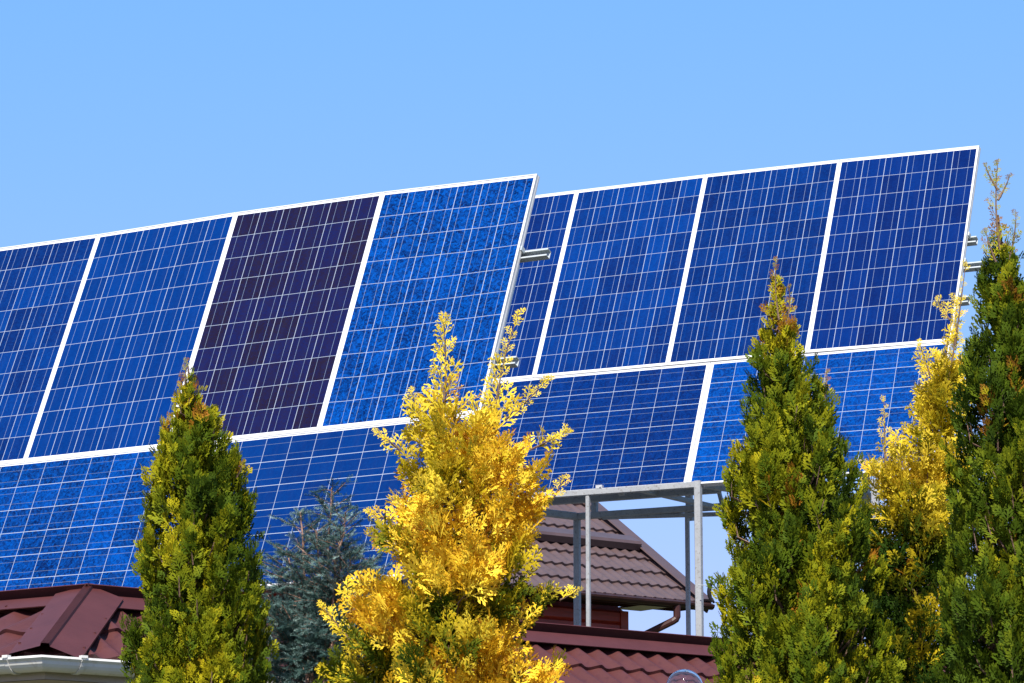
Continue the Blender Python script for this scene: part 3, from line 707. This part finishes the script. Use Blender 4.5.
def conifer(name, label, Yd, prof, seed, leaf, fronds_per_m2=640, spray=.056, up=1.75, tint=(.15, .85), leaders=(), gapthr=-.28, cover=1.0,
            apex_tint=.0, patch=.25, base_tint=0.0, frond=.14, group=None, nspr=11, rough_r=.12, temps=None, jit=.30, edge=4, yellow_top=0, low_green=0.0, barkm='bark', density_low=.45, droop=0.0, big=.0):
    """prof: (px centre, py, half width px) rows from the tip down"""
    r = np.random.default_rng(seed); temps = temps or T_F
    tab = []
    for cx_, py, hw in prof:
        p = at(cx_, py, Yd); tab.append((p.z, p.x, max(hw-edge, 2)/FPX*Yd))
    tab.sort(); zlow = tab[0][0]
    bx_, br0 = tab[0][1], tab[0][2]
    tab = [(.0, bx_, br0*.75), (.35, bx_, br0*1.05), ] + [t for t in tab if t[0] > .4]
    ztop = tab[-1][0]
    ax = lambda z: np.array([interp(tab, z, 1), Yd, z]); rad = lambda z: interp(tab, z, 2)
    root = empty(name, (bx_, Yd, 0)); tag(root, label, 'tree', group or ('golden conifers' if name == 'golden_thuja' else 'tall green conifers'))
    cr = Crown(); tk = MB()
    zt = [z for z in np.linspace(0, ztop, 14)]
    tk.tube([Vector(ax(z)) for z in zt], [max(.003, .055*(1-z/ztop)**.8*(br0/.3)) for z in zt], 8)
    zz = np.linspace(.15, ztop-.01, 300); dens = np.array([max(rad(z), .02)*(density_low if z < zlow-.12 else 1) for z in zz]); cum = np.cumsum(dens); area = (ztop-.15)*dens.mean()*2*math.pi
    n = int(area*fronds_per_m2*cover)
    off = seed*13.7
    for q in range(n):
        z = float(np.interp(r.random()*cum[-1], cum, zz)); az = r.random()*2*math.pi
        if math.sin(az) > .35 and r.random() < .45: continue           # the far side is sparser
        Rz = rad(z)
        lob = noise.noise(Vector((math.cos(az)*1.1*2.2, math.sin(az)*1.1*2.2, z*3.2+off)))+.5*noise.noise(Vector((math.cos(az)*6, math.sin(az)*6, z*8+off)))
        inner = r.random() < .25 or (lob < gapthr and r.random() < .8)
        q0 = ax(z)+np.array([math.cos(az), math.sin(az), 0])*Rz
        lump = noise.noise(Vector(q0*9.5)+Vector((off, 0, 0)))
        if lump < -.18 and r.random() < .8: inner = True
        rr = r.uniform(.25, .66) if inner else (1.0-rough_r)+rough_r*1.0*lob+(r.uniform(-.05, .06) if leaf != 'gold' else r.uniform(-.09, .10))
        c0 = ax(z); o = np.array([math.cos(az), math.sin(az), 0.])
        tip = c0+o*(Rz*rr+(lump*.080*min(1, Rz/.15) if not inner else 0))
        d = unit(o*max(.45, 1.0-.25*up)+UPV*(up+r.uniform(-.25, .35))+r.normal(0, .22, 3)-UPV*droop*r.random())
        fl = frond*r.uniform(.65, 1.25)*min(1, .32+Rz/.22)
        start = tip-d*fl*.75
        tang = np.array([-math.sin(az), math.cos(az), 0.]); side = unit(tang*(1 if r.random() < .5 else -1)+o*r.normal(0, .55)+UPV*.3*r.normal())
        pn = noise.noise(Vector((start[0]*4.2+off, start[1]*4.2, start[2]*4.2)))
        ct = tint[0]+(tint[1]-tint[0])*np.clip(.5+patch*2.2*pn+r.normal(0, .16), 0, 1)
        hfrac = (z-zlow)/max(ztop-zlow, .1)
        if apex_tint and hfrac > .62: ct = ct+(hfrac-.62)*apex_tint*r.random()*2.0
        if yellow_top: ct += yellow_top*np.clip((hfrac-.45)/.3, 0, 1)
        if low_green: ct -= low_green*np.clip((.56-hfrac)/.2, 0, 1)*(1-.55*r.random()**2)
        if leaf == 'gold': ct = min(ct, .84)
        rd_ = r.random()
        if rd_ < .010: ct = 1.0
        # limb
        base = c0*1.0; base[2] = max(z-Rz*.9, .1)
        if r.random() < .5 and not inner: tk.tube([Vector(base), Vector(start*.6+base*.4-UPV*.01), Vector(start), Vector(tip-d*fl*.3)], [.006, .0045, .003, .0015], 4, cap=False)
        m_ = nspr if not inner else nspr-4
        S = unit(side-d*side.dot(d))
        curve = r.normal(0, .25)
        for j in range(m_):
            t = (j+.6)/m_; sgn = 1 if j % 2 else -1; a_ = R_(38*(1-.5*t))*sgn
            dd = unit(d*math.cos(a_)+S*math.sin(a_)+UPV*.12+r.normal(0, .13, 3)-UPV*droop*.5)
            pp = start+d*fl*t+np.cross(d, S)*curve*fl*t*t*.5+r.normal(0, .006, 3)
            nt_ = unit(o*.75+UPV*.55+r.normal(0, jit, 3)); sdir = np.cross(dd, nt_)
            k = spray*min(1, .45+Rz/.15)*(1.15-.45*t)*r.uniform(.75, 1.25)*(1+big*r.random())
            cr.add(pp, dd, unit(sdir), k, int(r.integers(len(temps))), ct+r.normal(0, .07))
    ld_crown = Crown()
    for (p0, p1, nfr, fl0, bend) in leaders:
        nfr = int(nfr*1.7)        # ((px,py),(px,py),n,length m,bend px)
        a = np.array(at(p0[0], p0[1], Yd-.03)); b = np.array(at(p1[0], p1[1], Yd-.03)); ax_d = unit(b-a); Ln = np.linalg.norm(b-a)
        bn = np.array([bend/FPX*Yd, r.normal(0, .01), 0])
        cur = lambda t: a+(b-a)*t+bn*4*t*(1-t)
        tk.tube([Vector(cur(t)) for t in np.linspace(0, 1, 7)], [.0032*(1-t)+.0010 for t in np.linspace(0, 1, 7)], 5)
        for j in range(nfr):
            t = (j+.5+r.uniform(-.3, .3))/nfr; sgn = 1 if j % 2 else -1
            sv = unit(np.array([sgn*1., r.normal(0, .5), 0])); a_ = R_(r.uniform(24, 52)*(1-.35*t))
            dd = unit(ax_d*math.cos(a_)+sv*math.sin(a_)); k = fl0*1.12*(1.15-.7*t)*r.uniform(.65, 1.25)
            ld_crown.add(cur(t), dd, unit(np.cross(dd, np.array([r.normal(0, .4), -1, .5+r.normal(0, .3)]))), k, int(r.integers(len(T_L))), .60+r.normal(0, .10)+apex_tint*.3)
        ld_crown.add(cur(.93), ax_d, np.array([1, .2, 0]), fl0*.55, int(r.integers(len(T_L))), .7+apex_tint*.3)
    # leaders share the crown mesh
    allt = list(temps)+list(T_L); k0 = len(temps)
    cr.P += ld_crown.P; cr.D += ld_crown.D; cr.S += ld_crown.S; cr.K += ld_crown.K; cr.T += [t+k0 for t in ld_crown.T]; cr.C += ld_crown.C
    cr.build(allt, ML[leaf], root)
    tk.build('trunk', M[barkm], root)
    return root
G1 = 'conifers standing in front of the roof'
conifer('thuja_tree', 'conical green conifer at the left in front of the red roof\'s hip', 11.5,
        [(188, 366, 3), (189, 385, 9), (191, 405, 19), (193, 430, 30), (197, 455, 42), (200, 490, 52), (200, 540, 60), (198, 600, 68), (198, 683, 76)], 11, 'green',
        leaders=[((186, 392), (188, 360), 6, .035, -1), ((212, 440), (216, 425), 4, .03, 0), ((236, 478), (243, 462), 4, .03, 1)], tint=(.02, .74), apex_tint=1.0)
conifer('thuja_tree', 'tall broad green conifer right of the steel posts', 10.5,
        [(778, 275, 3), (779, 300, 9), (781, 330, 18), (783, 365, 30), (786, 400, 42), (792, 440, 56), (797, 490, 66), (799, 550, 72), (802, 620, 82), (806, 683, 92)], 23, 'green',
        leaders=[((779, 320), (776, 258), 9, .045, -2), ((786, 330), (789, 285), 6, .035, 2), ((824, 400), (827, 372), 5, .035, 1)], tint=(.0, .75), apex_tint=.8)
conifer('thuja_tree', 'tallest green conifer at the photo\'s right edge with a thin brownish tip', 9.5,
        [(998, 215, 3), (1001, 245, 11), (1006, 280, 24), (1011, 330, 38), (1018, 380, 56), (1024, 450, 69), (1028, 520, 76), (1030, 600, 90), (1035, 683, 96)], 37, 'green2',
        leaders=[((1000, 250), (998, 160), 11, .045, -3), ((996, 262), (986, 232), 5, .04, -1), ((1008, 262), (1016, 215), 7, .04, 2), ((998, 200), (1010, 175), 4, .03, 1), ((998, 190), (985, 165), 4, .03, -1)], tint=(-.02, .68), apex_tint=.9)
conifer('golden_thuja', 'large golden yellow conifer in the middle with two feathery tips', 11.0,
        [(445, 382, 4), (449, 405, 18), (460, 430, 42), (467, 465, 64), (466, 500, 76), (461, 550, 82), (452, 610, 98), (450, 683, 114)], 41, 'gold',
        fronds_per_m2=250, spray=.105, frond=.19, rough_r=.28, edge=0, yellow_top=.34, tint=(.06, .86), patch=.95, gapthr=-.10, temps=T_B+T_L, nspr=8, up=.85, jit=.4,
        leaders=[((444, 400), (443, 318), 9, .085, 2), ((494, 440), (519, 313), 12, .085, -6), ((505, 420), (545, 380), 6, .07, 3), ((400, 450), (378, 432), 4, .06, 0), ((530, 450), (565, 432), 6, .07, 2),
                 ((390, 520), (368, 512), 4, .05, 0), ((350, 640), (322, 606), 7, .07, 0), ((345, 600), (360, 590), 4, .06, 0), ((560, 600), (578, 590), 3, .05, 0), ((420, 420), (412, 392), 5, .06, 0), ((552, 500), (565, 478), 4, .05, 0)])
conifer('golden_thuja', 'narrower golden yellow conifer squeezed between the two tall green ones at the right', 11.2,
        [(948, 340, 4), (944, 380, 14), (938, 420, 24), (925, 455, 38), (912, 500, 48), (915, 560, 58), (915, 620, 68), (915, 683, 76)], 53, 'gold',
        fronds_per_m2=330, spray=.092, frond=.18, rough_r=.3, edge=0, tint=(.28, .88), patch=.6, gapthr=-.2, temps=T_B+T_L, nspr=8, up=.85, jit=.4, low_green=.85,
        leaders=[((948, 380), (956, 300), 9, .07, 3), ((885, 470), (884, 398), 7, .05, 0), ((932, 380), (920, 345), 6, .06, 0), ((955, 345), (966, 262), 7, .045, 0), ((950, 320), (938, 300), 4, .045, 0), ((905, 470), (893, 440), 6, .06, 0), ((880, 480), (862, 462), 5, .05, 0), ((940, 420), (925, 370), 8, .07, 0)])
# blue grey conifer: open plumes on several stems
def blue_tree():
    r = np.random.default_rng(5); Yd = 12.4
    root = empty('blue_conifer', tuple(Vector((at(320, 600, Yd).x, Yd, 0)))); tag(root, 'wispy blue-grey conifer between the left green and the golden one', 'tree')
    cr = Crown(); tk = MB()
    basep = np.array([at(320, 600, Yd).x, Yd, 0])
    stems = [((322, 683), (332, 488)), ((312, 683), (300, 512)), ((335, 683), (350, 560)), ((300, 683), (280, 590)), ((330, 683), (362, 590)), ((318, 683), (318, 530)), ((295, 683), (272, 600)), ((325, 683), (340, 540))]
    for (a, b) in stems+[((310, 683), (288, 548)), ((335, 683), (366, 560)), ((322, 683), (345, 512))]:
        A_ = np.array(at(a[0], a[1], Yd+r.uniform(-.12, .12))); B_ = np.array(at(b[0], b[1], Yd+r.uniform(-.15, .15)))
        pts = [basep+(A_-basep)*t for t in (0, .5)]+[A_+(B_-A_)*t+np.array([r.normal(0, .006), r.normal(0, .006), 0]) for t in np.linspace(0, 1, 8)]
        tk.tube([Vector(p) for p in pts], list(np.linspace(.012, .0028, len(pts))), 6)
        Ls = np.linalg.norm(B_-A_); nb = int(Ls*70)+8
        path = pts
        for j in range(nb):
            t = (j+r.random())/nb; p = A_+(B_-A_)*t; az = r.random()*2*math.pi
            o = np.array([math.cos(az), math.sin(az), 0]); bl = (.22*(1-t)**.7+.04)*r.uniform(.5, 1.25)
            d = unit(o+UPV*r.uniform(.3, 1.3)); prev = p
            br_pts = [p]
            nseg = max(3, int(bl/.022)); tone = .45+r.normal(0, .18)
            for s in range(nseg):
                d = unit(d+o*.03-UPV*.045+r.normal(0, .10, 3)); prev = prev+d*bl/nseg; br_pts.append(prev)
                for sg in (-1, 1, 0):
                    sv = unit(np.cross(d, UPV)+r.normal(0, .35, 3)); dd = unit(d*(.8 if sg else 1)+sv*sg*.75+r.normal(0, .18, 3)-UPV*.08)
                    cr.add(prev, dd, unit(r.normal(0, 1, 3)), .042*r.uniform(.7, 1.4), int(r.integers(len(T_N))), tone+r.normal(0, .15))
            tk.tube([Vector(q) for q in br_pts[::2]+[br_pts[-1]]], .0016, 4, cap=False)
    # lower bushy body down to the ground
    for q in range(1000):
        z = r.uniform(.2, at(320, 640, Yd).z); az = r.random()*2*math.pi; o = np.array([math.cos(az), math.sin(az), 0]); p = basep+UPV*z+o*r.uniform(.03, .20)
        d = unit(o+UPV*.5); bl = r.uniform(.06, .16)
        for s in range(5):
            d = unit(d-UPV*.05+r.normal(0, .12, 3)); p = p+d*bl/5
            for sg in (-1, 1, 0):
                sv = unit(np.cross(d, UPV)+r.normal(0, .35, 3)); cr.add(p, unit(d+sv*sg*.8), unit(r.normal(0, 1, 3)), .05*r.uniform(.7, 1.4), int(r.integers(len(T_N))), .45+r.normal(0, .2))
    cr.build(T_N, ML['blue'], root); tk.build('trunk', M['bark_pink'], root)
blue_tree()
